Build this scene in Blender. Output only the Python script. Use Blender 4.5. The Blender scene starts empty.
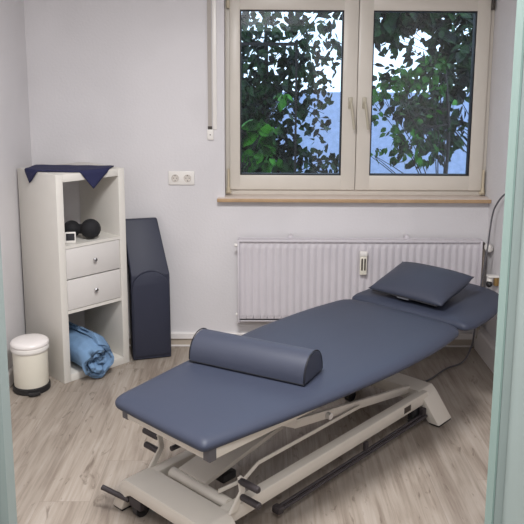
import bpy, bmesh, math, random
from mathutils import Vector, Matrix, Euler
random.seed(7)
C = bpy.context.scene.collection
PI = math.pi

# ------------------------------------------------------------------ camera
cam_d = bpy.data.cameras.new('camera')
cam = bpy.data.objects.new('camera', cam_d); C.objects.link(cam)
cam_d.sensor_width = 36.0; cam_d.sensor_fit = 'HORIZONTAL'
cam_d.lens = 36.0 * 734.54 / 524.0
cam_d.shift_x = -9.075 / 524.0; cam_d.shift_y = -61.735 / 524.0      # the photo is a crop: its axis lies above the middle
cam_d.clip_start = 0.05; cam_d.clip_end = 200
_p, _y, _r = 0.174586, 0.009651, 0.006271
cp, sp, cy, sy = math.cos(_p), math.sin(_p), math.cos(_y), math.sin(_y)
fw = Vector((sy * cp, cy * cp, -sp)); rt = Vector((cy, -sy, 0)); up = rt.cross(fw)
r2 = rt * math.cos(_r) + up * math.sin(_r); u2 = -rt * math.sin(_r) + up * math.cos(_r)
M = Matrix((r2, u2, -fw)).transposed().to_4x4(); M.translation = Vector((0, -4.244, 1.6487))
cam.matrix_world = M
bpy.context.scene.camera = cam

# ------------------------------------------------------------------ world, lights, exposure
scn = bpy.context.scene
scn.view_settings.view_transform = 'Standard'
scn.view_settings.look = 'None'
scn.view_settings.gamma = 1.0
scn.view_settings.use_curve_mapping = False
scn.view_settings.exposure = 0.0
w = bpy.data.worlds.new('sky'); scn.world = w; w.use_nodes = True
bg = w.node_tree.nodes['Background']
bg.inputs['Color'].default_value = (0.62, 0.78, 1.0, 1)
bg.inputs['Strength'].default_value = 2.6

def area(name, loc, size, power, col, rot=(0, 0, 0), sy_=None, shape='DISK'):
    d = bpy.data.lights.new(name, 'AREA'); d.energy = power; d.color = col
    d.shape = 'RECTANGLE' if sy_ else shape; d.size = size
    if sy_: d.size_y = sy_
    o = bpy.data.objects.new(name, d); C.objects.link(o); o.location = loc; o.rotation_euler = rot
    return o
area('ceiling_light', (-0.15, -2.15, 2.44), 0.6, 72, (0.97, 0.962, 0.972))
area('hall_light', (0.0, -4.0, 2.40), 0.8, 40, (0.97, 0.98, 1.0))

# ------------------------------------------------------------------ materials
def new_mat(name):
    m = bpy.data.materials.new(name); m.use_nodes = True
    nt = m.node_tree; b = nt.nodes['Principled BSDF']
    return m, nt, b
def N(nt, typ, **kw):
    n = nt.nodes.new(typ)
    for k, v in kw.items():
        if k.startswith('i_'):
            n.inputs[k[2:].replace('_', ' ')].default_value = v
        else: setattr(n, k, v)
    return n
def srgb(r, g, b):
    f = lambda c: (c / 255 / 12.92) if c / 255 <= 0.04045 else ((c / 255 + 0.055) / 1.055) ** 2.4
    return (f(r), f(g), f(b), 1)
def mat(name, col, rough=0.5, metal=0.0, bump=0.0, bscale=200.0, var=0.0, vscale=8.0, spec=None, coat=0):
    m, nt, b = new_mat(name)
    b.inputs['Base Color'].default_value = col
    b.inputs['Roughness'].default_value = rough
    b.inputs['Metallic'].default_value = metal
    if spec is not None: b.inputs['Specular IOR Level'].default_value = spec
    tc = N(nt, 'ShaderNodeTexCoord')
    if bump:
        n = N(nt, 'ShaderNodeTexNoise', i_Scale=bscale, i_Detail=3.0)
        nt.links.new(tc.outputs['Object'], n.inputs['Vector'])
        bp = N(nt, 'ShaderNodeBump', i_Strength=bump, i_Distance=0.002)
        nt.links.new(n.outputs['Fac'], bp.inputs['Height']); nt.links.new(bp.outputs['Normal'], b.inputs['Normal'])
    n = N(nt, 'ShaderNodeTexNoise', i_Scale=vscale, i_Detail=4.0)
    nt.links.new(tc.outputs['Object'], n.inputs['Vector'])
    r = N(nt, 'ShaderNodeMapRange'); r.inputs['From Min'].default_value = .3; r.inputs['From Max'].default_value = .7
    v = max(var, 0.02)
    r.inputs['To Min'].default_value = 1 - v; r.inputs['To Max'].default_value = 1 + v
    nt.links.new(n.outputs['Fac'], r.inputs['Value'])
    h = N(nt, 'ShaderNodeHueSaturation'); h.inputs['Color'].default_value = col
    nt.links.new(r.outputs['Result'], h.inputs['Value']); nt.links.new(h.outputs['Color'], b.inputs['Base Color'])
    return m

def wall_mat():
    m, nt, b = new_mat('painted_woodchip')
    tc = N(nt, 'ShaderNodeTexCoord')
    # repainted patches with a soft outline
    n1 = N(nt, 'ShaderNodeTexNoise', i_Scale=1.3, i_Detail=2.5)
    nt.links.new(tc.outputs['Object'], n1.inputs['Vector'])
    cr = N(nt, 'ShaderNodeValToRGB')
    cr.color_ramp.elements[0].position = .44; cr.color_ramp.elements[1].position = .56
    cr.color_ramp.elements[0].color = srgb(207, 204, 205); cr.color_ramp.elements[1].color = srgb(213, 210, 211)
    nt.links.new(n1.outputs['Fac'], cr.inputs['Fac']); nt.links.new(cr.outputs['Color'], b.inputs['Base Color'])
    b.inputs['Roughness'].default_value = .85
    n2 = N(nt, 'ShaderNodeTexNoise', i_Scale=70.0, i_Detail=2.0)
    nt.links.new(tc.outputs['Object'], n2.inputs['Vector'])
    bp = N(nt, 'ShaderNodeBump', i_Strength=.35, i_Distance=0.003)
    nt.links.new(n2.outputs['Fac'], bp.inputs['Height']); nt.links.new(bp.outputs['Normal'], b.inputs['Normal'])
    return m

def floor_mat():
    m, nt, b = new_mat('oak_laminate')
    L = nt.links.new
    tc = N(nt, 'ShaderNodeTexCoord'); sx = N(nt, 'ShaderNodeSeparateXYZ'); L(tc.outputs['Object'], sx.inputs[0])
    def mth(op, a, c=None, d=None):
        n = N(nt, 'ShaderNodeMath', operation=op)
        for i, q in enumerate((a, c, d)):
            if q is None: continue
            if isinstance(q, (int, float)): n.inputs[i].default_value = q
            else: L(q, n.inputs[i])
        return n.outputs[0]
    X, Y = sx.outputs['X'], sx.outputs['Y']
    Wd, Ln = 0.194, 1.29
    xr = mth('DIVIDE', mth('ADD', X, 0.67 + 10 * Wd), Wd)
    row = mth('FLOOR', xr); fx = mth('FRACT', xr)
    # row 10 begins at x=-.67 (joint y=-1.60); row 9 joint y=-1.97
    off = mth('MULTIPLY', row, 0.304)
    yr = mth('DIVIDE', mth('ADD', mth('SUBTRACT', Y, off), 4.373 + 8 * Ln), Ln)
    cell = mth('FLOOR', yr); fy = mth('FRACT', yr)
    cv = N(nt, 'ShaderNodeCombineXYZ'); L(row, cv.inputs[0]); L(cell, cv.inputs[1])
    wn = N(nt, 'ShaderNodeTexWhiteNoise', noise_dimensions='3D'); L(cv.outputs[0], wn.inputs['Vector'])
    # grain coordinates, shifted for each plank
    sh = N(nt, 'ShaderNodeVectorMath', operation='SCALE'); L(wn.outputs['Color'], sh.inputs[0]); sh.inputs['Scale'].default_value = 17.0
    ad = N(nt, 'ShaderNodeVectorMath', operation='ADD'); L(tc.outputs['Object'], ad.inputs[0]); L(sh.outputs[0], ad.inputs[1])
    def noise(sc, scale, det, dist=0.0, rough=.55):
        mp = N(nt, 'ShaderNodeMapping'); mp.inputs['Scale'].default_value = sc; L(ad.outputs[0], mp.inputs['Vector'])
        n = N(nt, 'ShaderNodeTexNoise', i_Scale=scale, i_Detail=det, i_Distortion=dist, i_Roughness=rough)
        L(mp.outputs[0], n.inputs['Vector']); return n.outputs['Fac']
    g1 = noise((9, 1.1, 1), 1.6, 6, 1.2)        # broad cathedral figure
    g2 = noise((60, 2.2, 1), 1.6, 5, .3)        # fine fibres
    g3 = noise((7, 2.0, 1), 2.2, 5, 2.0, .6)    # cracks and knots
    c1 = N(nt, 'ShaderNodeValToRGB'); e = c1.color_ramp.elements
    e[0].position = .32; e[0].color = srgb(120, 107, 96)
    e[1].position = .68; e[1].color = srgb(170, 160, 150)
    k = e.new(.5); k.color = srgb(152, 141, 129)
    mixf = mth('ADD', mth('MULTIPLY', g1, .62), mth('MULTIPLY', g2, .38)); L(mixf, c1.inputs['Fac'])
    c2 = N(nt, 'ShaderNodeValToRGB'); e = c2.color_ramp.elements
    e[0].position = .315; e[0].color = (1, 1, 1, 1); e[1].position = .40; e[1].color = (0, 0, 0, 1); L(g3, c2.inputs['Fac'])
    mx = N(nt, 'ShaderNodeMix', data_type='RGBA'); L(mth('MULTIPLY', c2.outputs['Color'], .6), mx.inputs['Factor'])
    L(c1.outputs['Color'], mx.inputs[6]); mx.inputs[7].default_value = srgb(88, 74, 62)
    hs = N(nt, 'ShaderNodeHueSaturation'); L(mx.outputs[2], hs.inputs['Color'])
    L(mth('ADD', mth('MULTIPLY', wn.outputs['Value'], .16), .92), hs.inputs['Value'])
    # joints
    jx = mth('LESS_THAN', mth('MINIMUM', fx, mth('SUBTRACT', 1.0, fx)), .0065)
    jy = mth('LESS_THAN', mth('MINIMUM', fy, mth('SUBTRACT', 1.0, fy)), .0010)
    j = mth('MAXIMUM', jx, jy)
    m2 = N(nt, 'ShaderNodeMix', data_type='RGBA'); L(mth('MULTIPLY', j, .35), m2.inputs['Factor'])
    L(hs.outputs['Color'], m2.inputs[6]); m2.inputs[7].default_value = srgb(110, 96, 86)
    L(m2.outputs[2], b.inputs['Base Color'])
    b.inputs['Roughness'].default_value = .48
    bp = N(nt, 'ShaderNodeBump', i_Strength=.12, i_Distance=.001); L(g2, bp.inputs['Height']); L(bp.outputs[0], b.inputs['Normal'])
    return m

def glass_mat():
    m = bpy.data.materials.new('window_glass'); m.use_nodes = True; nt = m.node_tree
    nt.nodes.remove(nt.nodes['Principled BSDF'])
    o = nt.nodes['Material Output']; t = N(nt, 'ShaderNodeBsdfTransparent'); g = N(nt, 'ShaderNodeBsdfGlossy')
    t.inputs['Color'].default_value = (.93, .96, .96, 1)
    g.inputs['Roughness'].default_value = 0.0
    f = N(nt, 'ShaderNodeFresnel'); f.inputs['IOR'].default_value = 1.45
    mx = N(nt, 'ShaderNodeMixShader'); nt.links.new(f.outputs[0], mx.inputs[0])
    nt.links.new(t.outputs[0], mx.inputs[1]); nt.links.new(g.outputs[0], mx.inputs[2]); nt.links.new(mx.outputs[0], o.inputs['Surface'])
    return m

def leaf_mat(name, dark, light):
    m, nt, b = new_mat(name)
    gm = N(nt, 'ShaderNodeObjectInfo')
    tc = N(nt, 'ShaderNodeTexCoord')
    n = N(nt, 'ShaderNodeTexNoise', i_Scale=9.0, i_Detail=3.0); nt.links.new(tc.outputs['Object'], n.inputs['Vector'])
    cr = N(nt, 'ShaderNodeValToRGB'); e = cr.color_ramp.elements
    e[0].position = .42; e[0].color = dark; e[1].position = .64; e[1].color = light
    nt.links.new(n.outputs['Fac'], cr.inputs['Fac']); nt.links.new(cr.outputs['Color'], b.inputs['Base Color'])
    b.inputs['Roughness'].default_value = .6
    b.inputs['Specular IOR Level'].default_value = .25
    return m

M_wall = wall_mat()
M_floor = floor_mat()
M_ceil = mat('ceiling_white', srgb(196, 194, 192), .9)
M_skirt = mat('skirting_white', srgb(222, 217, 214), .45)
M_skirt_gap = mat('skirting_beige_shade', srgb(176, 164, 150), .6)
M_door = mat('door_frame_green', srgb(147, 159, 155), .45)
M_doorseal = mat('door_seal_green', srgb(132, 153, 146), .5)
M_upvc = mat('window_frame_cream', srgb(208, 201, 190), .38)
M_gasket = mat('gasket_black', srgb(22, 23, 30), .6)
M_handle = mat('handle_beige', srgb(176, 168, 150), .35)
M_hinge = mat('hinge_cream', srgb(196, 184, 160), .4)
M_sill = mat('sill_wood', srgb(176, 146, 112), .5, var=.10, vscale=14)
M_silltop = mat('sill_top', srgb(214, 200, 190), .5, var=.04, vscale=14)
M_glass = glass_mat()
M_rad = mat('radiator_white', srgb(200, 195, 199), .4)
M_radshade = mat('radiator_grille_grey', srgb(150, 145, 145), .5)
M_plastic_w = mat('white_plastic', srgb(226, 222, 216), .35)
M_strap = mat('belt_grey', srgb(170, 163, 156), .8, bump=.3, bscale=500)
M_shelf = mat('shelf_white', srgb(214, 210, 202), .42)
M_draw = mat('drawer_white', srgb(208, 204, 200), .4)
M_chrome = mat('satin_metal', srgb(190, 190, 192), .25, metal=1)
M_black = mat('black_plastic', srgb(30, 29, 31), .5)
M_blackfoam = mat('black_foam', srgb(20, 20, 24), .8, bump=.5, bscale=160)
M_screen = mat('dark_display', srgb(22, 24, 30), .2)
M_navy = mat('navy_cloth', srgb(33, 36, 72), .85, bump=.4, bscale=500)
M_towel = mat('blue_fleece', srgb(112, 143, 176), .95, bump=.9, bscale=260, var=.10, vscale=25)
M_vinyl = mat('blue_grey_vinyl', srgb(55, 60, 75), .5, bump=.08, bscale=500, spec=.3)
M_vinyl2 = mat('blue_grey_vinyl_cushion', srgb(56, 60, 74), .52, bump=.08, bscale=500, spec=.4)
M_vinyl_dk = mat('dark_blue_vinyl', srgb(46, 49, 64), .55, bump=.08, bscale=500, spec=.4)
M_seam = mat('seam_black', srgb(20, 21, 28), .5)
M_label = mat('grey_label', srgb(96, 98, 104), .5)
M_metal = mat('powder_coat_cream', srgb(206, 199, 188), .42)
M_cap = mat('dark_grey_cap', srgb(84, 82, 86), .5)
M_grip = mat('dark_rubber_grip', srgb(52, 46, 48), .55)
M_bin = mat('bin_cream', srgb(226, 221, 206), .35)
M_binlid = mat('bin_lid_white', srgb(232, 226, 222), .3)
M_bag = mat('bin_bag_white', srgb(232, 228, 222), .4, bump=.6, bscale=60)
M_brass = mat('brass', srgb(170, 140, 90), .35, metal=.8)
M_cord = mat('cord_grey', srgb(92, 90, 94), .6)
M_leafd = leaf_mat('leaf_dark', srgb(20, 28, 27), srgb(38, 66, 34))
M_leafm = leaf_mat('leaf_green', srgb(22, 36, 25), srgb(52, 112, 30))
M_leafb = leaf_mat('leaf_bright', srgb(24, 54, 22), srgb(64, 132, 36))
M_bark = mat('bark', srgb(46, 42, 42), .9, bump=.6, bscale=60)
M_plaster = mat('blue_white_plaster', srgb(172, 186, 222), .95, bump=1.0, bscale=9, var=.10, vscale=16)
M_ground = mat('garden_soil', srgb(70, 74, 58), .95, bump=.6, bscale=30, var=.2)
M_dial = mat('socket_recess', srgb(205, 198, 190), .5)
M_slot = mat('dark_slot', srgb(60, 52, 46), .5)

# ------------------------------------------------------------------ mesh helpers
def link_mesh(name, bm, m, parent=None, smooth=False, loc=None, rot=None, angle=None):
    me = bpy.data.meshes.new(name)
    bmesh.ops.recalc_face_normals(bm, faces=bm.faces)
    bm.to_mesh(me); bm.free()
    for mm in (m if isinstance(m, (list, tuple)) else [m]): me.materials.append(mm)
    if smooth:
        for p in me.polygons: p.use_smooth = True
        if angle:
            me.set_sharp_from_angle(angle=math.radians(angle))
    o = bpy.data.objects.new(name, me); C.objects.link(o)
    if parent: o.parent = parent
    if loc: o.location = loc
    if rot: o.rotation_euler = rot
    return o
def box_bm(bm, lo, hi, bev=0.0, seg=2, mtx=None):
    lo, hi = Vector(lo), Vector(hi)
    t = bmesh.new(); bmesh.ops.create_cube(t, size=1.0)
    for v in t.verts:
        v.co = Vector(((lo[i] + hi[i]) / 2 + v.co[i] * (hi[i] - lo[i]) for i in range(3)))
    if bev: bmesh.ops.bevel(t, geom=t.edges[:], offset=bev, segments=seg, affect='EDGES', profile=.5)
    if mtx is not None: bmesh.ops.transform(t, matrix=mtx, verts=t.verts)
    me = bpy.data.meshes.new('t'); t.to_mesh(me); t.free(); bm.from_mesh(me); bpy.data.meshes.remove(me)
def box(name, lo, hi, m, parent=None, bev=0.0, seg=2):
    bm = bmesh.new(); box_bm(bm, lo, hi, bev, seg)
    return link_mesh(name, bm, m, parent, smooth=bev > 0, angle=40)
def prism_bm(bm, pts, a, b, axis='z', bev=0.0, seg=2):
    """extrude 2D pts (in the two remaining axes, order xyz) between a and b along axis"""
    t = bmesh.new()
    def mk(p, h):
        if axis == 'z': return (p[0], p[1], h)
        if axis == 'y': return (p[0], h, p[1])
        return (h, p[0], p[1])
    va = [t.verts.new(mk(p, a)) for p in pts]; vb = [t.verts.new(mk(p, b)) for p in pts]
    n = len(pts)
    t.faces.new(va); t.faces.new(vb[::-1])
    for i in range(n): t.faces.new((va[i], vb[i], vb[(i + 1) % n], va[(i + 1) % n]))
    bmesh.ops.recalc_face_normals(t, faces=t.faces)
    if bev: bmesh.ops.bevel(t, geom=t.edges[:], offset=bev, segments=seg, affect='EDGES', profile=.5)
    me = bpy.data.meshes.new('t'); t.to_mesh(me); t.free(); bm.from_mesh(me); bpy.data.meshes.remove(me)
def prism(name, pts, a, b, axis, m, parent=None, bev=0.0, seg=2, angle=40):
    bm = bmesh.new(); prism_bm(bm, pts, a, b, axis, bev, seg)
    return link_mesh(name, bm, m, parent, smooth=True, angle=angle)
def tube_bm(bm, pts, r, n=12, cap=True):
    """round tube through points with parallel frames"""
    pts = [Vector(p) for p in pts]; rings = []
    rr = r if isinstance(r, (list, tuple)) else [r] * len(pts)
    prev = None
    for i, p in enumerate(pts):
        d = (pts[min(i + 1, len(pts) - 1)] - pts[max(i - 1, 0)]).normalized()
        if prev is None:
            a = Vector((0, 0, 1)) if abs(d.z) < .9 else Vector((1, 0, 0))
            x = d.cross(a).normalized()
        else:
            x = (prev - d * prev.dot(d)).normalized()
        prev = x; y = d.cross(x)
        rings.append([bm.verts.new(p + (x * math.cos(2 * PI * k / n) + y * math.sin(2 * PI * k / n)) * rr[i]) for k in range(n)])
    for a, b in zip(rings, rings[1:]):
        for k in range(n): bm.faces.new((a[k], a[(k + 1) % n], b[(k + 1) % n], b[k]))
    if cap: bm.faces.new(rings[0][::-1]); bm.faces.new(rings[-1])
def tube(name, pts, r, m, parent=None, n=12):
    bm = bmesh.new(); tube_bm(bm, pts, r, n); return link_mesh(name, bm, m, parent, smooth=True, angle=50)
def smooth_path(P, k=8):
    P = [Vector(p) for p in P]; out = []
    for i in range(len(P) - 1):
        p0, p1, p2, p3 = P[max(i - 1, 0)], P[i], P[i + 1], P[min(i + 2, len(P) - 1)]
        for s in range(k):
            t = s / k
            out.append(.5 * ((2 * p1) + (p2 - p0) * t + (2 * p0 - 5 * p1 + 4 * p2 - p3) * t * t + (3 * p1 - p0 - 3 * p2 + p3) * t ** 3))
    out.append(P[-1]); return out
def lathe_bm(bm, prof, n=40, axis_m=None):
    rings = []
    for r, z in prof:
        if r < 1e-6: rings.append([bm.verts.new((0, 0, z))])
        else: rings.append([bm.verts.new((r * math.cos(2 * PI * k / n), r * math.sin(2 * PI * k / n), z)) for k in range(n)])
    for a, b in zip(rings, rings[1:]):
        for k in range(n):
            if len(a) == 1 and len(b) == 1: continue
            if len(a) == 1: bm.faces.new((a[0], b[k], b[(k + 1) % n]))
            elif len(b) == 1: bm.faces.new((a[k], b[0], a[(k + 1) % n]))
            else: bm.faces.new((a[k], a[(k + 1) % n], b[(k + 1) % n], b[k]))
    if axis_m is not None: bmesh.ops.transform(bm, matrix=axis_m, verts=bm.verts)
def lathe(name, prof, m, parent=None, n=40, loc=None, rot=None, angle=40):
    bm = bmesh.new(); lathe_bm(bm, prof, n)
    return link_mesh(name, bm, m, parent, smooth=True, loc=loc, rot=rot, angle=angle)
def tag(o, label, cat, group=None):
    o['label'] = label; o['category'] = cat
    if group: o['group'] = group
    return o
def thing(name, label, cat, loc=(0, 0, 0), rotz=0.0, group=None):
    o = bpy.data.objects.new(name, None); C.objects.link(o); o.empty_display_size = .1
    o.location = loc; o.rotation_euler = (0, 0, rotz)
    return tag(o, label, cat, group)
def struct(o, kind='structure'):
    o['kind'] = kind; return o
def group_empty(name, loc=(0, 0, 0)):
    o = bpy.data.objects.new(name, None); C.objects.link(o); o.location = loc; o['kind'] = 'structure'; return o

# ================================================================== THE SETTING
XL, XR, YF = -1.348, 1.325, -3.00     # left wall, right wall, door wall (room side)
WT = 0.30                              # outer wall thickness
WX0, WX1, WZ0, WZ1 = -0.230, 1.325, 0.890, 2.11
ZC = 2.50
struct(box('floor', (XL - .3, -6.6, -.05), (XR + .3, 0.0, 0.0), M_floor))
struct(box('ceiling', (XL - .3, -6.6, ZC), (XR + .3, WT, ZC + .1), M_ceil))
bm = bmesh.new()
box_bm(bm, (XL - .15, 0, -.05), (WX0, WT, ZC)); box_bm(bm, (WX0, 0, -.05), (WX1, WT, WZ0)); box_bm(bm, (WX0, 0, WZ1), (WX1, WT, ZC))
struct(link_mesh('wall_back', bm, M_wall))
struct(box('wall_left', (XL - .15, (YF - .15), -.05), (XL, 0, ZC), M_wall))
struct(box('wall_right', (XR, (YF - .15), -.05), (XR + .15, WT, ZC), M_wall))
DX0, DX1, DZ = -.470, .432, 2.03       # doorway
bm = bmesh.new()
box_bm(bm, (XL - .15, (YF - .14), -.05), (DX0 - .04, YF, ZC)); box_bm(bm, (DX1 + .04, (YF - .14), -.05), (XR + .15, YF, ZC)); box_bm(bm, (DX0 - .04, (YF - .14), DZ + .04), (DX1 + .04, YF, ZC))
struct(link_mesh('wall_front', bm, M_wall))
bm = bmesh.new()
box_bm(bm, (XL - .3, -6.6, -.05), (XL - .15, (YF - .14), ZC)); struct(link_mesh('wall_hall_left', bm, M_wall))
struct(box('wall_hall_right', (XR + .15, -6.6, -.05), (XR + .3, (YF - .14), ZC), M_wall))
struct(box('wall_hall_back', (XL - .3, -6.7, -.05), (XR + .3, -6.6, ZC), M_wall))

# green steel door frame around the doorway, its reveal stepped by the rebate
df = bmesh.new()
for s, x in ((1, DX0), (-1, DX1)):
    # profile in (x,y): room-side lip, rebate step, hall-side face
    q = [(x - s * .05, YF + .006), (x + s * .012, YF + .006), (x + s * .012, YF - .035), (x - s * .002, YF - .040), (x - s * .002, YF - .045),
         (x + s * .002, YF - .049), (x + s * .002, YF - .150), (x - s * .06, YF - .150), (x - s * .06, YF - .142), (x - s * .04, YF - .142), (x - s * .04, YF - .001), (x - s * .05, YF - .001)]
    prism_bm(df, q, 0.0, DZ, 'z')
box_bm(df, (DX0 - .06, YF - .15, DZ), (DX1 + .06, YF + .006, DZ + .06))
struct(link_mesh('door_1', df, M_door))
struct(box('trim_1', (DX1 - .016, YF - .034, .0), (DX1 - .0125, YF + .004, DZ - .01), M_doorseal))

# skirtings
bm = bmesh.new()
prism_bm(bm, [(0, .052), (-.018, .052), (-.018, .084), (-.014, .089), (0, .089)], XL, WX1 - .06, 'x')
struct(link_mesh('baseboard_back', bm, M_skirt, smooth=False))
struct(box('trim_2', (XL, -.006, .010), (XR - .05, 0, .052), M_skirt_gap))  # beige strip, its colour darkened for the shade below the skirting
struct(box('trim_3', (XL, -.012, 0), (XR - .05, 0, .010), M_skirt, bev=.002))
bm = bmesh.new(); prism_bm(bm, [(XL, 0), (XL + .016, 0), (XL + .016, .070), (XL + .010, .078), (XL, .078)], YF, -.02, 'y')
struct(link_mesh('baseboard_left', bm, M_skirt))
bm = bmesh.new(); prism_bm(bm, [(XR, 0), (XR - .048, 0), (XR - .048, .125), (XR - .040, .135), (XR, .135)], YF, -.018, 'y')
struct(link_mesh('baseboard_right', bm, M_skirt))
bm = bmesh.new(); prism_bm(bm, [(DX0 - .062, 0), (DX0 - .062, .078), (XL + .016, .078), (XL + .016, 0)], YF, YF + .016, 'y')
prism_bm(bm, [(DX1 + .062, 0), (DX1 + .062, .078), (XR - .05, .078), (XR - .05, 0)], YF, YF + .016, 'y')
struct(link_mesh('baseboard_front', bm, M_skirt))

# window sill
sl = struct(box('trim_4', (WX0 - .042, -.042, .896), (WX1, .115, .918), M_silltop, bev=.004))
box('sill_edge', (WX0 - .043, -.046, .8955), (WX1 - .002, -.041, .9165), M_sill, sl, bev=.002)
# ------------- window
win = group_empty('window_1', (0, .1, 0))
yf, yb = 0.0, .065          # in window space: front/back of outer frame
fz0, fz1 = .917, 2.11
fx0, fx1 = WX0, WX1
def frame_bm(bm, x0, x1, z0, z1, t, y0, y1, bev=.003, tb=None):
    tb = tb or t
    box_bm(bm, (x0, y0, z0), (x0 + t, y1, z1), bev); box_bm(bm, (x1 - t, y0, z0), (x1, y1, z1), bev)
    box_bm(bm, (x0 + t * .9, y0 + .0006, z0), (x1 - t * .9, y1, z0 + tb), bev); box_bm(bm, (x0 + t * .9, y0 + .0006, z1 - t), (x1 - t * .9, y1, z1), bev)
bm = bmesh.new(); frame_bm(bm, fx0, fx1, fz0, fz1, .045, yf, yb, tb=.045)
fr = link_mesh('window_frame', bm, M_upvc, win, smooth=True, angle=40)
XM = .541
for (a, b, side, gx0, gx1) in ((fx0 + .026, XM - .0015, 0, -.143, .455), (XM + .0015, fx1 - .026, 1, .625, 1.221)):
    bm = bmesh.new()
    z0, z1 = .950, 2.08; gz0, gz1 = 1.037, 1.992
    y0, y1 = -.018, .05
    box_bm(bm, (a, y0, z0), (gx0, y1, z1), .004); box_bm(bm, (gx1, y0, z0), (b, y1, z1), .004)
    box_bm(bm, (gx0 - .004, y0 + .0008, z0), (gx1 + .004, y1, gz0), .004); box_bm(bm, (gx0 - .004, y0 + .0008, gz1), (gx1 + .004, y1, z1), .004)
    sash = link_mesh('casement', bm, M_upvc, win, smooth=True, angle=40)
    bm = bmesh.new(); frame_bm(bm, gx0 - .002, gx1 + .002, gz0 - .002, gz1 + .002, .009, y0 + .006, y1 - .01, bev=0)
    link_mesh('gasket', bm, M_gasket, sash)
    box('glass_pane', (gx0, .006, gz0), (gx1, .012, gz1), M_glass, sash)
    # handle: rosette, neck, lever pointing down
    hx = .502 if side == 0 else .584
    bm = bmesh.new()
    box_bm(bm, (hx - .013, y0 - .010, 1.432), (hx + .013, y0 + .001, 1.500), .005)
    tube_bm(bm, [(hx, y0 - .008, 1.462), (hx, y0 - .040, 1.462)], .009)
    tube_bm(bm, smooth_path([(hx, y0 - .036, 1.470), (hx + .003, y0 - .046, 1.45), (hx + .011, y0 - .05, 1.39), (hx + .020, y0 - .052, 1.315)], 5), .0085, n=10)
    link_mesh('handle', bm, M_handle, sash, smooth=True, angle=40)
    # hinges at the outer edge
    ex_ = fx0 + .018 if side == 0 else fx1 - .020
    bm = bmesh.new()
    tube_bm(bm, [(ex_, y0 - .006, .935), (ex_, y0 - .006, .965)], .011); tube_bm(bm, [(ex_, y0 - .004, .965), (ex_, y0 - .004, 1.075)], .007)
    box_bm(bm, (ex_ - .016, y0 - .004, .925), (ex_ + .016, y0 + .012, .945), .003)
    link_mesh('hinge', bm, M_hinge, sash, smooth=True, angle=40)
    bm = bmesh.new(); tube_bm(bm, [(ex_, y0 - .006, 2.0), (ex_, y0 - .006, 2.06)], .010)
    link_mesh('hinge', bm, M_slot if side else M_hinge, sash, smooth=True, angle=40)

# ================================================================== OUTSIDE
struct(box('ground', (-9, WT + .02, -.6), (10, 9, -.45), M_ground))
tag(box('garden_wall', (-3.2, 6.0, -.45), (8, 6.25, 1.36), M_plaster), 'pale bluish rough plaster wall seen outside beyond the foliage', 'wall')

def leaves_mesh(name, blobs, m, parent, seed, hang=.4):
    rnd = random.Random(seed); V = []; F = []
    for (cx, cy_, cz, rx, ry, rz, cnt, size) in blobs:
        for _ in range(cnt):
            while True:
                p = Vector((rnd.uniform(-1, 1), rnd.uniform(-1, 1), rnd.uniform(-1, 1)))
                if p.length <= 1: break
            p = Vector((cx + p.x * rx, cy_ + p.y * ry, cz + p.z * rz))
            s = size * rnd.uniform(.6, 1.3)
            d = Vector((rnd.uniform(-1, 1), rnd.uniform(-1, 1), rnd.uniform(-1, .5) - hang)).normalized()
            nn = Vector((rnd.uniform(-1, 1), rnd.uniform(-1.3, .3), rnd.uniform(-.2, 1.2)))
            x = d.cross(nn)
            if x.length < .05: continue
            x.normalize(); nn = x.cross(d).normalized()
            wd = s * rnd.uniform(.24, .34); b = len(V)
            V += [p, p + d * s * .3 + x * wd + nn * s * .05, p + d * s * .62 + x * wd * .85 + nn * s * .04, p + d * s - nn * s * .06,
                  p + d * s * .62 - x * wd * .85 + nn * s * .04, p + d * s * .3 - x * wd + nn * s * .05, p + d * s * .45]
            F += [(b, b + 1, b + 6), (b + 1, b + 2, b + 6), (b + 2, b + 3, b + 6), (b + 3, b + 4, b + 6), (b + 4, b + 5, b + 6), (b + 5, b, b + 6)]
    me = bpy.data.meshes.new(name); me.from_pydata([tuple(v) for v in V], [], F); me.materials.append(m)
    o = bpy.data.objects.new(name, me); C.objects.link(o); o.parent = parent
    return o
def tree(name, label, base, blobs, m, seed, trunk_r=.035, cat='tree', top=None):
    t = thing(name, label, cat, base)
    inv = [(b[0] - base[0], b[1] - base[1], b[2] - base[2]) + tuple(b[3:]) for b in blobs]
    leaves_mesh('foliage', inv, m, t, seed)
    rnd = random.Random(seed + 5); bm = bmesh.new()
    zt = top or max(b[2] for b in inv)
    mid = [(0, 0, 0), (rnd.uniform(-.05, .05), 0, zt * .4), (rnd.uniform(-.1, .1), rnd.uniform(-.05, .05), zt * .75), (rnd.uniform(-.12, .12), 0, zt)]
    path = smooth_path(mid, 6); tube_bm(bm, path, [trunk_r * (1 - .6 * i / len(path)) for i in range(len(path))], n=8)
    for b in inv:
        s = path[int(len(path) * rnd.uniform(.35, .8))]
        for _ in range(3):
            e = Vector((b[0] + rnd.uniform(-.7, .7) * b[3], b[1] + rnd.uniform(-.5, .5) * b[4], b[2] + rnd.uniform(-.7, .7) * b[5]))
            pp = smooth_path([s, (s + e) / 2 + Vector((rnd.uniform(-.08, .08), 0, .06)), e], 4)
            tube_bm(bm, pp, [.006 * (1 - .75 * i / len(pp)) for i in range(len(pp))], n=5)
    link_mesh('trunk', bm, M_bark, t, smooth=True)
    return t
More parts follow.
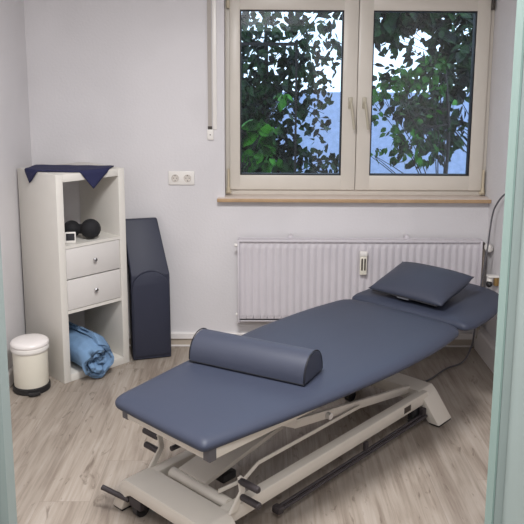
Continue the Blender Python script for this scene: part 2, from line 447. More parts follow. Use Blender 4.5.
tree('leafy_shrub', 'dense green shrub filling the left window pane', (0.02, 1.75, -.45),
     [(-.10, 1.75, 1.02, .40, .25, .34, 760, .085), (.08, 1.70, 1.52, .40, .25, .30, 430, .080), (.42, 1.7, 1.30, .14, .18, .22, 34, .075),
      (.33, 1.75, 1.80, .32, .25, .28, 190, .075), (-.08, 1.75, 2.02, .36, .25, .22, 150, .075), (.34, 1.7, .92, .40, .2, .13, 190, .075), (.15, 1.75, 1.45, .50, .25, .65, 330, .065)], M_leafd, 11, .03, 'shrub')
tree('leafy_shrub', 'bright green leafy bush low behind the left window pane', (-.28, .95, -.45),
     [(.02, .95, 1.25, .15, .10, .08, 20, .13), (-.02, .95, 1.06, .16, .12, .10, 34, .10), (.12, .98, 1.47, .05, .08, .05, 10, .085)], M_leafb, 12, .015, 'bush')
tree('drooping_tree', 'dark drooping tree with long leaves in the top of the right window pane', (2.0, 2.35, -.45),
     [(1.28, 2.35, 2.22, .60, .25, .18, 330, .14), (1.66, 2.3, 1.85, .25, .25,   .45, 240, .13), (.98, 2.35, 2.02, .28, .2, .16, 70, .14),
      (1.58, 2.3, 1.24, .26, .25, .34, 210, .12), (1.34, 2.3, 1.33, .20, .2, .10, 110, .12), (1.35, 2.3, 1.80, .50, .2, .45, 170, .09)], M_leafd, 13)
tree('broadleaf_bush', 'mid green broadleaf bush in the middle of the right window pane', (1.3, 1.15, -.45),
     [(1.04, 1.15, 1.58, .28, .12, .12, 110, .082), (.82, 1.15, 1.47, .13, .1, .07, 26, .082), (1.02, 1.15, 1.20, .15, .12, .09, 34, .078),
      (1.22, 1.15, 1.70, .11, .1, .11, 46, .078), (.76, 1.12, 1.07, .16, .1, .06, 30, .05), (1.12, 1.12, 1.06, .2, .1, .09, 60, .075), (1.05, 1.12, 1.35, .36, .12, .42, 90, .06)], M_leafm, 14, .02, 'bush')
tree('distant_tree', 'open leafed tree behind the shrubs, upper left window pane', (-.5, 3.6, -.45),
     [(-.3, 3.6, 2.1, .6, .4, .5, 200, .13), (.4, 3.6, 2.35, .5, .3, .25, 110, .13), (-.2, 3.6, 1.2, .5, .4, .55, 260, .13)], M_leafd, 15)
tree('distant_tree', 'sparse leafed tree behind the bushes, upper right window pane', (3.1, 3.6, -.45),
     [(1.75, 3.6, 2.45, .75, .35, .28, 150, .13), (2.45, 3.6, 1.8, .45, .35, .7, 240, .13)], M_leafd, 16)
t = thing('slim_bars', 'dark slim post and crossbar among the leaves behind the left pane', 'bars', (.235, 1.30, -.45))  # dark upright and level bar drawn behind the left pane
box('post', (-.008, -.008, 0), (.008, .008, 2.32), M_bark, t)
box('crossbar', (-.70, -.006, 2.28), (.0, .006, 2.305), M_bark, t)

# ================================================================== WALL FITTINGS
# roller shutter belt
t = thing('shutter_belt', 'grey roller shutter belt running down the wall beside the window', 'shutter belt', (-.313, 0, 1.254))
box('belt', (-.011, -.010, .075), (.011, -.007, .87), M_strap, t)
bx_ = box('winder_plate', (-.016, -.012, 0), (.020, 0.0, .060), M_plastic_w, t, bev=.003)
box('slot', (-.012, -.0125, .060), (.012, -.004, .078), M_slot, t)
box('screw', (-.002, -.0135, .026), (.004, -.011, .032), M_slot, bx_)
box('guide_strip', (.016, -.006, .06), (.040, 0, .87), M_plastic_w, t, bev=.002)
# double socket
t = thing('double_socket', 'white double power socket on the back wall left of the window', 'power socket', (-.482, 0, 1.030))
bm = bmesh.new(); box_bm(bm, (-.0755, -.010, -.040), (.0755, 0, .040), .004)
link_mesh('cover_plate', bm, M_plastic_w, t, smooth=True, angle=40)
for sx_ in (-.036, .036):
    s = lathe('socket_recess', [(0, .0006), (.0165, .0006), (.0185, .004), (.0215, .004), (.0225, 0)], M_dial, t, n=28, loc=(sx_, -.010, 0), rot=(PI / 2, 0, 0))
    bm = bmesh.new()
    for dx in (-.0095, .0095): tube_bm(bm, [(dx, .0, .0004), (dx, .0, .0012)], .0026, n=10)
    for sg in (-1, 1): box_bm(bm, (-.0025, sg * .0155 - .002, .0004), (.0025, sg * .0155 + .002, .0040))
    link_mesh('contact', bm, M_slot, s, smooth=False)

# radiator
RX0, RX1, RZ0, RZ1 = -.153, 1.268, .187, .687
rad = thing('radiator', 'long white ribbed panel radiator below the window', 'radiator', ((RX0 + RX1) / 2, -.04, 0))
hw = (RX1 - RX0) / 2
prof = []; nr = 34; pitch = (2 * hw - .024) / nr
for i in range(nr):
    x0 = -hw + .012 + i * pitch
    prof += [(x0 + pitch * q / 8, (.5 - .5 * math.cos(2 * PI * q / 8)) ** .8) for q in range(8)]
prof.append((hw - .012, 0))
bm = bmesh.new()
def rr(zf, dep): return [bm.verts.new((x, -.058 - d * dep, zf)) for x, d in prof]
rows = [rr(RZ0 + .012, 0), rr(RZ0 + .020, .0), rr(RZ0 + .045, .0065), rr(RZ1 - .050, .0065), rr(RZ1 - .024, .002), rr(RZ1 - .015, .010), rr(RZ1 - .008, .010)]
for a, b in zip(rows, rows[1:]):
    for k in range(len(prof) - 1): bm.faces.new((a[k], a[k + 1], b[k + 1], b[k]))
box_bm(bm, (-hw + .012, -.058, RZ0 + .004), (hw - .012, -.050, RZ1 - .012))
link_mesh('front_panel', bm, M_rad, rad)
box('rear_panel', (-hw + .012, -.008, RZ0 + .01), (hw - .012, -.001, RZ1 - .012), M_rad, rad)
bm = bmesh.new(); box_bm(bm, (-hw, -.070, RZ1 - .014), (hw, -.060, RZ1), .002); box_bm(bm, (-hw, -.067, RZ1 - .007), (hw, -.007, RZ1 - .003)); box_bm(bm, (-hw, -.008, RZ1 - .016), (hw, -.001, RZ1), .002)
box_bm(bm, (-hw, -.072, RZ1 - .006), (-hw + .01, -.002, RZ1)); box_bm(bm, (hw - .01, -.072, RZ1 - .006), (hw, -.002, RZ1))
for k in range(90):
    x = -hw + .014 + (2 * hw - .028) * k / 89
    box_bm(bm, (x - .003, -.068, RZ1 - .005), (x + .003, -.006, RZ1 - .002))
link_mesh('top_grille', bm, M_rad, rad, smooth=True, angle=40)
for s in (-1, 1):
    box('side_panel', (s * hw - (.012 if s > 0 else 0), -.074, RZ0), (s * hw + (0 if s > 0 else .012), -.002, RZ1 - .004), M_rad, rad, bev=.003)
bm = bmesh.new(); tube_bm(bm, [(-hw - .018, -.035, RZ1 - .04), (-hw + .002, -.035, RZ1 - .04)], .010); link_mesh('vent_plug', bm, M_plastic_w, rad, smooth=True, angle=40)
bm = bmesh.new(); tube_bm(bm, [(-hw - .010, -.035, RZ0 + .04), (-hw + .002, -.035, RZ0 + .04)], .009); link_mesh('vent_plug', bm, M_plastic_w, rad, smooth=True, angle=40)
for xx in (-.40, .28):
    box('wall_bracket', (xx - .012, -.012, RZ1 - .03), (xx + .012, .037, RZ1 + .014), M_rad, rad, bev=.003)
# valve and pipe on the right
bm = bmesh.new()
tube_bm(bm, [(hw, -.035, RZ1 - .035), (hw + .016, -.035, RZ1 - .035)], .011); box_bm(bm, (hw + .004, -.050, RZ1 - .052), (hw + .020, -.022, RZ1 - .016), .003)
link_mesh('valve', bm, M_slot, rad, smooth=True, angle=40)
bm = bmesh.new()
lathe_bm(bm, [(0, 0), (.018, 0), (.021, .006), (.023, .03), (.021, .05), (.014, .056), (0, .056)], 24, Matrix.Translation((hw + .031, -.052, RZ1 - .040)) @ Matrix.Rotation(PI / 2, 4, 'X'))
link_mesh('thermostat_knob', bm, M_plastic_w, rad, smooth=True, angle=40)
tube('supply_pipe', smooth_path([(hw + .016, -.035, RZ1 - .05), (hw + .016, -.035, .4), (hw + .014, -.03, .12), (hw + .014, -.01, .075)], 6), .008, M_skirt_gap, rad)
# heat meter clipped on the ribs
t = thing('heat_meter', 'small cream heat cost meter on the front of the radiator', 'heat meter', (.576, -.1125, .486))
box('housing', (-.020, -.022, 0), (.020, 0, .118), M_bin, t, bev=.004)
bm = bmesh.new(); box_bm(bm, (-.013, -.0235, .028), (-.004, -.020, .098)); box_bm(bm, (.004, -.0235, .028), (.013, -.020, .098))
link_mesh('sight_tube', bm, M_slot, t)
box('top_cap', (-.022, -.026, .112), (.022, 0, .140), M_plastic_w, t, bev=.004)

# small fitting on the right wall
t = thing('wall_fitting', 'small white and brass fitting with round black end on right wall', 'wall fitting', (XR, -.23, .490))
bm = bmesh.new(); box_bm(bm, (-.024, -.030, -.03), (0, .0, .020), .003); link_mesh('brass_mount', bm, M_brass, t, smooth=True, angle=40)
box('white_plate', (-.062, -.034, .018), (.0, .012, .027), M_plastic_w, t, bev=.002)
tube('white_tube', [(-.045, -.01, .014), (-.050, -.018, -.008)], .016, M_plastic_w, t)
bm = bmesh.new(); bmesh.ops.create_uvsphere(bm, u_segments=20, v_segments=12, radius=.0185, matrix=Matrix.Translation((-.052, -.022, -.020)))
link_mesh('black_end', bm, M_black, t, smooth=True)

# cord from the wall down behind the head of the couch to the floor
bm = bmesh.new()
tube_bm(bm, smooth_path([(1.322, -.56, 1.03), (1.316, -.44, 1.025), (1.303, -.34, 1.00), (1.293, -.25, .935), (1.284, -.20, .85), (1.267, -.20, .655), (1.240, -.20, .42), (1.215, -.23, .24),
                         (1.19, -.27, .12), (1.13, -.32, .035), (1.03, -.35, .006), (.92, -.48, .006), (.84, -.56, .006), (.76, -.66, .006)], 8), .0048, n=8)
tag(link_mesh('power_cord', bm, M_cord, smooth=True), 'thin grey cord hanging down the right wall and running behind the couch', 'cord')

# ================================================================== SHELF UNIT
SR = .8074
shelf = thing('shelf_unit', 'white three compartment shelf unit with two drawers, standing diagonally in corner', 'shelf unit', (-1.061 + .004, -.5532, 0), SR)
W, D, H, T, ti = .42, .39, 1.12, .040, .016
cellh = (H - 2 * T - 2 * ti) / 3
box('side_panel', (0, 0, 0), (T, D, H), M_shelf, shelf, bev=.0015)
box('side_panel', (W - T, 0, 0), (W, D, H), M_shelf, shelf, bev=.0015)
box('top_panel', (T, 0.0005, H - T), (W - T, D, H), M_shelf, shelf, bev=.0012)
box('bottom_panel', (T, 0.0005, 0), (W - T, D, T), M_shelf, shelf, bev=.0012)
z1_ = T + cellh; z2_ = z1_ + ti + cellh
box('shelf_board', (T, .002, z1_), (W - T, D, z1_ + ti), M_shelf, shelf)
box('shelf_board', (T, .002, z2_), (W - T, D, z2_ + ti), M_shelf, shelf)
dz0 = z1_ + ti
for k in range(2):
    a = dz0 + .003 + k * (cellh / 2); b = dz0 + (k + 1) * cellh / 2 - .003
    bm = bmesh.new(); box_bm(bm, (T + .003, .004, a), (W - T - .003, .022, b), .0015); box_bm(bm, (T + .012, .02, a + .01), (W - T - .012, D - .03, b - .012))
    d = link_mesh('drawer', bm, M_draw, shelf, smooth=True, angle=40)
    bm = bmesh.new(); zc = (a + b) / 2
    lathe_bm(bm, [(0, 0), (.0045, 0), (.0045, .012), (.010, .016), (.011, .021), (.008, .024), (0, .024)], 20, Matrix.Translation((W / 2, .005, zc)) @ Matrix.Rotation(PI / 2, 4, 'X'))
    link_mesh('knob', bm, M_chrome, d, smooth=True, angle=40)

def in_shelf(x, y, z):
    c, s = math.cos(SR), math.sin(SR)
    return Vector((-1.057 + x * c - y * s, -.5532 + x * s + y * c, z))

# navy cloth folded over the top, two corners hanging down
bm = bmesh.new()
T1, T2 = Vector((-.064, .245)), Vector((.215, -.090)); ed = T2 - T1; pr = Vector((-ed.y, ed.x)).normalized(); wd_ = .235
nu, nv = 40, 24; g = []
def drape(a, b):
    r = .006; zt = H + .004 + .0015 * math.sin(a * 40) * math.sin(b * 33)
    x, y, z = a, b, zt
    if b < -.002: y = -.005 - .04 * max(0, -b - .03); z = zt - (-b) * 1.05
    if a < -.002: x = -.005 - .04 * max(0, -a - .03); z = min(z, zt - (-a) * 1.05)
    return x, y, z
for i in range(nu + 1):
    row = []
    for j in range(nv + 1):
        q = T1 + ed * (i / nu) + pr * (wd_ * j / nv)
        row.append(bm.verts.new(drape(q.x, q.y)))
    g.append(row)
for i in range(nu):
    for j in range(nv): bm.faces.new((g[i][j], g[i + 1][j], g[i + 1][j + 1], g[i][j + 1]))
cl = link_mesh('folded_cloth', bm, M_navy, smooth=True, loc=(-1.061 + .004, -.5532, 0), rot=(0, 0, SR))
md = cl.modifiers.new('thickness', 'SOLIDIFY'); md.thickness = .006; md.offset = 1
tag(cl, 'navy blue cloth lying on top of the white shelf unit, corners hanging over', 'cloth')

# black massage roller of two joined balls
zt = z2_ + ti
pa, pb = in_shelf(.175, .155, zt + .049), in_shelf(.232, .058, zt + .056)
ax = (pb - pa); Ld = ax.length; ax.normalize()
prof = []
R1, R2 = .047, .054
n_ = 40
for i in range(n_ + 1):
    s = -R1 + (Ld + R1 + R2) * i / n_
    r = 0
    if abs(s) < R1: r = math.sqrt(max(0, R1 ** 2 - s * s))
    if abs(s - Ld) < R2: r = max(r, math.sqrt(max(0, R2 ** 2 - (s - Ld) ** 2)))
    if 0 < s < Ld: r = max(r, .027)
    prof.append((r if 0 < i < n_ else 0, s))
bm = bmesh.new(); lathe_bm(bm, prof, 32)
rot = Vector((0, 0, 1)).rotation_difference(ax).to_matrix().to_4x4()
ob = link_mesh('massage_roller', bm, M_blackfoam, smooth=True)
ob.matrix_world = Matrix.Translation(pa) @ rot
tag(ob, 'black double ball massage roller in the top compartment of the shelf', 'massage roller')

# small white digital clock
t = thing('digital_clock', 'small white square digital display standing beside the black massage roller', 'clock', in_shelf(.100, .048, zt + .001), SR - .62)
bm = bmesh.new(); box_bm(bm, (-.028, -.006, 0), (.028, .008, .058), .004); box_bm(bm, (-.02, .0, 0.0), (.02, .030, .006), .002)
bmesh.ops.rotate(bm, cent=(0, 0, 0), matrix=Matrix.Rotation(-.16, 3, 'X'), verts=[v for v in bm.verts if v.co.z > .0061])
link_mesh('case', bm, M_plastic_w, t, smooth=True, angle=40)
bm = bmesh.new(); box_bm(bm, (-.022, -.0078, .013), (.022, -.005, .050)); bmesh.ops.rotate(bm, cent=(0, 0, 0), matrix=Matrix.Rotation(-.16, 3, 'X'), verts=bm.verts)
link_mesh('screen', bm, M_screen, t)

# rolled blue fleece blanket, spiral end to the front
bm = bmesh.new()
turns, th = 2.4, .032; n_ = 150; Lr = .335
def spiral(i, ph=0):
    a = turns * 2 * PI * i / n_; r = .016 + th * a / (2 * PI) * 1.02
    wob = 1 + .035 * math.sin(a * 2.3 + ph) + .03 * math.sin(a * 3.7 + 1 + ph)
    return a, r * wob
secs = []
for j in range(13):
    y = -.075 + Lr * j / 12; drop = .045 * max(0, -(y + .01) / .065) ** 1.3
    ring = []
    for i in range(n_ + 1):
        a, r = spiral(i, j * .12); ca, sa = math.cos(a - 1.1), math.sin(a - 1.1)
        fl = .008 * math.sin(a * 5) if j == 0 else 0
        ring.append(((r) * ca, y + fl + (.012 * math.cos(a * 1.7) if j == 0 else 0), r * sa * .97 - drop))
    secs.append([bm.verts.new(p) for p in ring])
for a, b in zip(secs, secs[1:]):
    for i in range(n_): bm.faces.new((a[i], a[i + 1], b[i + 1], b[i]))
bl = link_mesh('rolled_blanket', bm, M_towel, smooth=True)
md = bl.modifiers.new('thickness', 'SOLIDIFY'); md.thickness = .023; md.offset = 0
bv = bl.modifiers.new('round', 'BEVEL'); bv.width = .009; bv.segments = 3; bv.limit_method = 'ANGLE'
tx = bpy.data.textures.new('fluff', 'CLOUDS'); tx.noise_scale = .045
dm = bl.modifiers.new('fluff', 'DISPLACE'); dm.texture = tx; dm.strength = .014; dm.mid_level = .5; dm.texture_coords = 'LOCAL'
bl.location = in_shelf(.150, -.012, T + .1045); bl.rotation_euler = (0, 0, SR)
tag(bl, 'rolled light blue fleece blanket in the bottom compartment of the shelf', 'blanket')

# dark blue bolster pad leaning in the corner
pad = thing('positioning_pad', 'tall dark blue padded wedge leaning upright between shelf unit and wall', 'wedge cushion', (-.645, -.215, 0), .30)
# profile in (depth y, z): lower block and thinner upper part leaning back to the wall
bm = bmesh.new()
pr_ = [(.0, .002), (.105, .002), (.135, .50), (.185, .80), (.135, .805), (.012, .500)]
prism_bm(bm, pr_, -.105, .115, 'x', .008, 3)
for v in bm.verts:                                    # narrower, slanting top and hollow foot
    k = max(0, (v.co.z - .5) / .3); v.co.x = v.co.x * (1 - .10 * k) - .035 * k + (-.0) 
    if v.co.z < .03: v.co.z += .018 * (1 - (v.co.x / .11) ** 2) * (1 if v.co.z < .02 else .6)
body = link_mesh('pad_body', bm, M_vinyl_dk, pad, smooth=True, angle=40)
bm = bmesh.new()                                      # raised lower face with an arched top
arc = [(-.098, .03), (.104, .03), (.104, .44)] + [(.003 + .101 * math.cos(a), .44 + .085 * math.sin(a)) for a in [PI * k / 14 for k in range(15)]] + [(-.098, .44)]
prism_bm(bm, arc, -.012, .03, 'y', .004, 2)
link_mesh('raised_panel', bm, M_vinyl_dk, pad, smooth=True, angle=40)
tube('zip_pull', [(.112, .06, .475), (.120, .055, .460)], .004, M_slot, pad)

# pedal bin
b_ = thing('pedal_bin', 'small cream pedal bin with white lid and black base beside the shelf unit', 'bin', (-1.212, -.612, 0), .42)
lathe('bin_body', [(0, .02), (.084, .02), (.0865, .026), (.0885, .23), (.0885, .244), (0, .244)], M_bin, b_, n=48)
lathe('bin_base', [(0, .001), (.091, .001), (.095, .006), (.094, .030), (.087, .034), (0, .034)], M_black, b_, n=48)
lathe('bag_rim', [(.0885, .214), (.094, .219), (.0965, .230), (.095, .242), (.089, .247)], M_bag, b_, n=48)
lathe('bin_lid', [(.0, .244), (.093, .244), (.097, .249), (.097, .258), (.093, .266), (.082, .273), (.05, .278), (0, .280)], M_binlid, b_, n=48)
bm = bmesh.new(); prism_bm(bm, [(.03, -.112), (.0, -.120), (-.03, -.112), (-.028, -.075), (.028, -.075)], .004, .020, 'z', .004)
link_mesh('pedal', bm, M_black, b_, smooth=True, angle=40)

# ================================================================== TREATMENT COUCH
CO = Vector((-.4435, -1.9643, 0)); CR = math.radians(47)
couch = thing('treatment_couch', 'blue-grey upholstered treatment couch on cream steel lifting base', 'treatment couch', CO, CR)
def L3(u, v, z): return Vector((u, -v, z))
TV = .004; ZT = .490
def round_poly(pts, rads, seg=8):
    out = []; n = len(pts)
    for i in range(n):
        p = Vector(pts[i]); a = (Vector(pts[i - 1]) - p); b = (Vector(pts[(i + 1) % n]) - p); r = rads[i]
        if r <= 0: out.append(p); continue
        r = min(r, a.length * .49, b.length * .49)
        s, e = p + a.normalized() * r, p + b.normalized() * r
        for k in range(seg + 1):
            t = k / seg; out.append((1 - t) ** 2 * s + 2 * t * (1 - t) * p + t * t * e)
    return out
def pad_bm(bm, out, z0, z1, s0, s1, yc):
    n = len(out); h = z1 - z0
    # every outline point runs inward to a spine, so the crown falls off evenly towards the edge
    nor = [(p - Vector((min(max(p.x, s0), s1), yc))).normalized() for p in out]
    seq = [(.014, 0), (.003, .004), (0, .010), (0, h * .42), (.004, h * .58), (.012, h * .73), (.026, h * .85), (.046, h * .93), (.072, h * .975), (.10, h), (.115, h)]
    rings = []
    for off, z in seq: rings.append([bm.verts.new((p.x - nn.x * off, p.y - nn.y * off, z0 + z)) for p, nn in zip(out, nor)])
    for a, b in zip(rings, rings[1:]):
        for k in range(n): bm.faces.new((a[k], a[(k + 1) % n], b[(k + 1) % n], b[k]))
    bm.faces.new(rings[0][::-1]); bm.faces.new(rings[-1])
def dens(pts, m=6):
    o = []
    for i in range(len(pts)):
        a, b = Vector(pts[i]), Vector(pts[(i + 1) % len(pts)])
        k = max(1, int((b - a).length / .06))
        for s in range(k): o.append(a.lerp(b, s / k))
    return o
# main section
half = [(.084, .250), (.22, .272), (.52, .318), (.80, .350), (1.05, .372), (1.38, .372), (1.635, .338)]
sk = lambda u: .018 * max(0, 1 - u / 1.0)
ptsR = [(u, TV + h_ + sk(u)) for u, h_ in half]; ptsL = [(u, TV - h_ + sk(u)) for u, h_ in half]
ring = ptsR + [(1.665, TV + .20), (1.675, TV), (1.665, TV - .20)] + ptsL[::-1] + [(.082, TV - .1), (.082, TV + .1)]
rads = [.022, .08, .2, .2, .2, .2, .06] + [.1, .1, .1] + [.06, .2, .2, .2, .2, .08, .055] + [0, 0]
outl = [Vector((p.x, -p.y)) for p in dens(round_poly(ring, rads, 7))]
bm = bmesh.new(); pad_bm(bm, outl, ZT - .043, ZT, .33, 1.38, -TV)
main = link_mesh('main_cushion', bm, M_vinyl, couch, smooth=True)
# head section
HT = math.radians(1.0)
ring = [(0, -.335), (.06, -.352), (.30, -.345), (.54, -.275), (.625, -.15), (.640, 0), (.625, .15), (.54, .275), (.30, .345), (.06, .352), (0, .335), (.003, .2), (.010, 0), (.003, -.2)]
rads = [.03, .1, .16, .13, .1, .1, .1, .13, .16, .1, .03, .1, .1, .1]
outl = [Vector((p.x, -p.y)) for p in dens(round_poly(ring, rads, 7))]
bm = bmesh.new(); pad_bm(bm, outl, -.043, 0, .22, .40, 0)
head = link_mesh('head_cushion', bm, M_vinyl, couch, smooth=True, loc=L3(1.680, TV, ZT - .002), rot=(0, -HT, 0))
# frame under the cushions
zb0, zb1 = ZT - .083, ZT - .043
def bar_bm(bm, p, q, wdt, hgt, bev=.004):
    """rectangular bar between two points, height kept vertical"""
    p, q = Vector(p), Vector(q); d = q - p; Ln = d.length; d.normalize()
    side = Vector((0, 0, 1)).cross(d)
    if side.length < 1e-4: side = Vector((0, 1, 0))
    side.normalize(); upv = d.cross(side)
    m4 = Matrix((d, side, upv)).transposed().to_4x4(); m4.translation = p
    box_bm(bm, (0, -wdt / 2, -hgt / 2), (Ln, wdt / 2, hgt / 2), bev, 2, m4)
def bar(name, p, q, w_, h_, m, parent, bev=.004):
    bm = bmesh.new(); bar_bm(bm, p, q, w_, h_, bev); return link_mesh(name, bm, m, parent, smooth=True, angle=40)
zc_ = (zb0 + zb1) / 2
cR0, cL0, cR1, cL1 = (.128, TV + .248), (.128, TV - .186), (1.60, TV + .285), (1.60, TV - .285)
bm = bmesh.new()
bar_bm(bm, L3(*cR0, zc_), L3(*cR1, zc_), .03, .039); bar_bm(bm, L3(*cL0, zc_), L3(*cL1, zc_), .03, .039)
bar_bm(bm, L3(*cL0, zc_), L3(*cR0, zc_), .03, .039); bar_bm(bm, L3(*cL1, zc_), L3(*cR1, zc_), .03, .039)
bar_bm(bm, L3(.8, TV - .27, zc_), L3(.8, TV + .27, zc_), .03, .03)
link_mesh('table_frame', bm, M_metal, couch, smooth=True, angle=40)
bm = bmesh.new()
for s in (-1, 1): bar_bm(bm, L3(1.58, TV + s * .18, zc_), L3(2.14, TV + s * .18, zc_ + .004), .025, .030)
bar_bm(bm, L3(2.14, TV - .19, zc_ + .004), L3(2.14, TV + .19, zc_ + .004), .025, .028)
link_mesh('head_frame', bm, M_metal, couch, smooth=True, angle=40)
for (u, v) in (cR0, cL0):
    box('corner_cap', tuple(L3(u - .016, v + .016, zb0 - .003)), tuple(L3(u + .016, v - .016, zb1 + .001)), M_cap, couch, bev=.003)
tube('head_knob', [L3(1.86, TV + .19, zc_), L3(1.86, TV + .30, zc_)], .012, M_black, couch)

# base: two rails
for s in (-1, 1):
    bar('base_rail', L3(.24, s * .190, .118), L3(1.58, s * .190, .118), .044, .057, M_metal, couch, bev=.006)
bm = bmesh.new(); box_bm(bm, tuple(L3(1.37, .2135, .104)), tuple(L3(1.425, .211, .132))); link_mesh('rail_slot', bm, M_slot, couch)
# arched cross members with feet
def cross(u0, u1, zt, name, hw):
    prof = [(-.30, .0), (-.240, .0), (-hw + .015, .078), (-hw + .04, .090), (hw - .04, .090), (hw - .015, .078), (.240, .0), (.298, .0), (hw + .018, zt - .024), (hw - .008, zt), (-hw + .008, zt), (-hw - .018, zt - .024)]
    prof = [(-v, z + .008 if z < .01 else z) for v, z in prof]
    bm = bmesh.new(); prism_bm(bm, prof, u0, u1, 'x', .006, 2)
    o = link_mesh(name, bm, M_metal, couch, smooth=True, angle=35)
    for s in (-1, 1):
        bm = bmesh.new(); box_bm(bm, (u0 + .006, min(-s * .295, -s * .243), 0.0), (u1 - .006, max(-s * .295, -s * .243), .012), .002)
        link_mesh('foot_pad', bm, M_black, o, smooth=True, angle=40)
    return o
cross(.125, .252, .146, 'foot_crossbar', .225)
cross(1.540, 1.665, .150, 'head_crossbar', .190)
# castors
def castor(u, v):
    bm = bmesh.new(); box_bm(bm, (u - .028, -v - .018, .040), (u + .028, -v + .018, .088), .006); tube_bm(bm, [(u, -v, .08), (u, -v, .105)], .012)
    h = link_mesh('castor', bm, M_black, couch, smooth=True, angle=40)
    bm = bmesh.new(); tube_bm(bm, [(u, -v - .013, .032), (u, -v + .013, .032)], .031, n=28)
    link_mesh('castor_wheel', bm, M_black, h, smooth=True, angle=40)
castor(.165, -.170); castor(.185, .165); castor(1.49, -.18); castor(1.49, .190)
# brake bar at the foot end
bm = bmesh.new(); tube_bm(bm, [L3(.092, -.312, .090), L3(.135, -.205, .062)], .0100); box_bm(bm, (.130, .13, .045), (.170, .20, .085), .006)
link_mesh('brake_pedal', bm, M_grip, couch, smooth=True, angle=40)
# cross tube and scissor arms
tube('cross_tube', [L3(.292, -.138, .134), L3(.292, .170, .134)], .022, M_metal, couch, n=20)
bm = bmesh.new()
bar_bm(bm, L3(.300, .038, .150), L3(1.25, .038, .305), .15, .020); bar_bm(bm, L3(1.24, .038, .303), L3(1.48, .038, .400), .15, .020)
link_mesh('lift_plate', bm, M_metal, couch, smooth=True, angle=40).location = L3(0, -.076, 0)
for v in (.120, -.150):
    bm = bmesh.new(); bar_bm(bm, L3(1.55, v, .138), L3(.70, v, .272), .016, .038); bar_bm(bm, L3(.71, v, .270), L3(.46, v, .398), .016, .038)
    link_mesh('scissor_arm', bm, M_metal, couch, smooth=True, angle=40)
tube('pivot_bolt', [L3(.905, .126, .238), L3(.905, .148, .238)], .014, M_plastic_w, couch)
tube('actuator', [L3(.60, -.06, .125), L3(1.30, -.06, .230)], .018, M_black, couch)
bm = bmesh.new(); box_bm(bm, tuple(L3(.400, .030, .105)), tuple(L3(.47, -.02, .138)), .006); link_mesh('motor_box', bm, M_black, couch, smooth=True, angle=40)
# linkage rod beside the right rail
bm = bmesh.new()
for a, b in zip([(.27, .14, .182), (.40, .14, .172), (.475, .14, .207)], [(.40, .14, .172), (.475, .14, .207), (1.12, .14, .206)]):
    bar_bm(bm, L3(*a), L3(*b), .006, .016, .002)
link_mesh('linkage_rod', bm, M_metal, couch, smooth=True, angle=40)
# foot lever brackets with pegs
def bracket(v, s):
    bm = bmesh.new()
    pr2 = [(.238, .142), (.275, .142), (.318, .200), (.308, .255), (.298, .266), (.284, .262), (.292, .205)]
    prism_bm(bm, pr2, -v - .005, -v + .005, 'y', .002, 1)
    o = link_mesh('lever_bracket', bm, M_metal, couch, smooth=True, angle=40)
    for (uu, zz) in ((.293, .248), (.298, .186)):
        bm = bmesh.new(); tube_bm(bm, [L3(uu, v, zz), L3(uu, v + s * .012, zz), L3(uu, v + s * .088, zz), L3(uu, v + s * .092, zz)], [.0095, .0125, .0125, .009], n=14)
        link_mesh('lever_peg', bm, M_grip, o, smooth=True, angle=40)
    return o
bracket(-.218, -1); bracket(.224, 1)
bm = bmesh.new(); tube_bm(bm, [L3(.298, -.15, .225), L3(.350, -.15, .225)], .010); link_mesh('lever_peg', bm, M_grip, couch, smooth=True, angle=40)
# black double foot bar along the right side
bm = bmesh.new()
tube_bm(bm, [L3(.48, .236, .046), L3(1.53, .236, .046)], .007); tube_bm(bm, [L3(.48, .220, .050), L3(1.53, .220, .050)], .007)
box_bm(bm, tuple(L3(.475, .246, .034)), tuple(L3(.505, .208, .062)), .006)
box_bm(bm, tuple(L3(1.05, .225, .050)), tuple(L3(1.075, .21, .088)), .003); box_bm(bm, tuple(L3(1.50, .235, .045)), tuple(L3(1.53, .21, .085)), .003)
link_mesh('side_bar', bm, M_grip, couch, smooth=True, angle=40)

def couch_world(u, v, z): 
    c, s = math.cos(CR), math.sin(CR); return Vector((CO.x + u * c + v * s, CO.y + u * s - v * c, z))

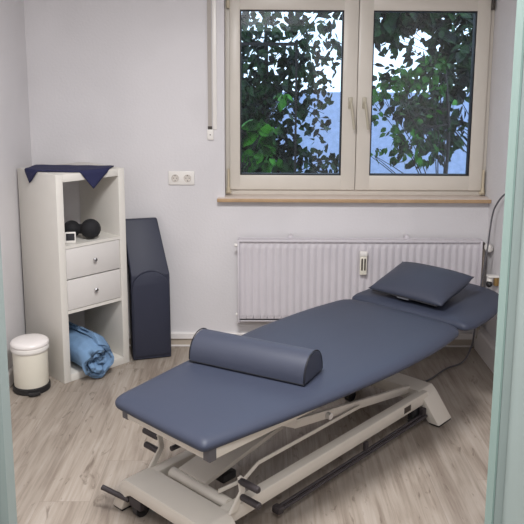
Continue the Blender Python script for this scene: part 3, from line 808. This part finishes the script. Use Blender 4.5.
# half-round bolster
bz = ZT + .0045
bol = thing('half_round_bolster', 'blue-grey half-round knee bolster lying across the couch', 'bolster', Vector((-.034, -1.4815, bz)), math.radians(62.3))
ring = []
hw_, hh = .086, .106
for k in range(21):
    a = PI * k / 20; ring.append((hw_ * math.cos(a) * (1 if abs(math.cos(a)) > .99 else 1), .006 + (hh - .006) * math.sin(a) ** .85))
ring = [(hw_, .0)] + ring + [(-hw_, .0)]
bm = bmesh.new(); prism_bm(bm, ring, -.256, .256, 'y', 0)
bmesh.ops.bevel(bm, geom=[e for e in bm.edges if abs(abs(e.verts[0].co.y) - .256) < 1e-4 and abs(e.verts[0].co.y - e.verts[1].co.y) < 1e-4 ], offset=.006, segments=3, affect='EDGES')
link_mesh('bolster_body', bm, M_vinyl2, bol, smooth=True, angle=40)
for s in (-1, 1):
    tube('seam', [(x * .99, s * .2545, z + .001) for x, z in ring[1:-1]], .0022, M_seam, bol, n=6)
bm = bmesh.new(); box_bm(bm, (-hw_ - .001, -.254, .0), (hw_ + .001, .254, .006), .002); link_mesh('base_edge', bm, M_seam, bol)

# pillow on the head section
pil = thing('head_pillow', 'flat blue-grey pillow lying on the head end of the couch', 'pillow', Vector((.820, -.548, ZT + .006)), math.radians(46))
bm = bmesh.new(); nx, ny = 28, 36; hx_, hy_ = .160, .220
top, bot = [], []
for i in range(nx + 1):
    rt_, rb_ = [], []
    for j in range(ny + 1):
        s, t_ = 2 * i / nx - 1, 2 * j / ny - 1
        e = (max(0, 1 - abs(s) ** 2.6) * max(0, 1 - abs(t_) ** 2.6)) ** .55
        px = hx_ * s * (1 - .045 * (1 - t_ * t_) * s * s); py = hy_ * t_ * (1 - .035 * (1 - s * s) * t_ * t_)
        zm = .064 + .042 * s + .005 * (s * s * t_ * t_)
        rt_.append(bm.verts.new((px, py, zm + .056 * e)))
        rb_.append(rt_[-1] if (i in (0, nx) or j in (0, ny)) else bm.verts.new((px, py, max(.002 + .0 * e, zm - (.062 + .040 * s) * e))))
    top.append(rt_); bot.append(rb_)
for i in range(nx):
    for j in range(ny):
        bm.faces.new((top[i][j], top[i + 1][j], top[i + 1][j + 1], top[i][j + 1]))
        q = [bot[i][j], bot[i][j + 1], bot[i + 1][j + 1], bot[i + 1][j]]
        if set(q) != {top[i][j], top[i + 1][j], top[i + 1][j + 1], top[i][j + 1]}: bm.faces.new(q)
link_mesh('pillow_body', bm, M_vinyl2, pil, smooth=True)
tube('zip_seam', [(-hx_ * (1 - .045 * (1 - t_ * t_)) - .001, hy_ * t_, .022) for t_ in [k / 8 - 1 + .12 for k in range(15)]], .004, M_seam, pil, n=6)
box('label', (-hx_ * .955 - .006, -.03, .014), (-hx_ * .955 - .003, .04, .020), M_label, pil)
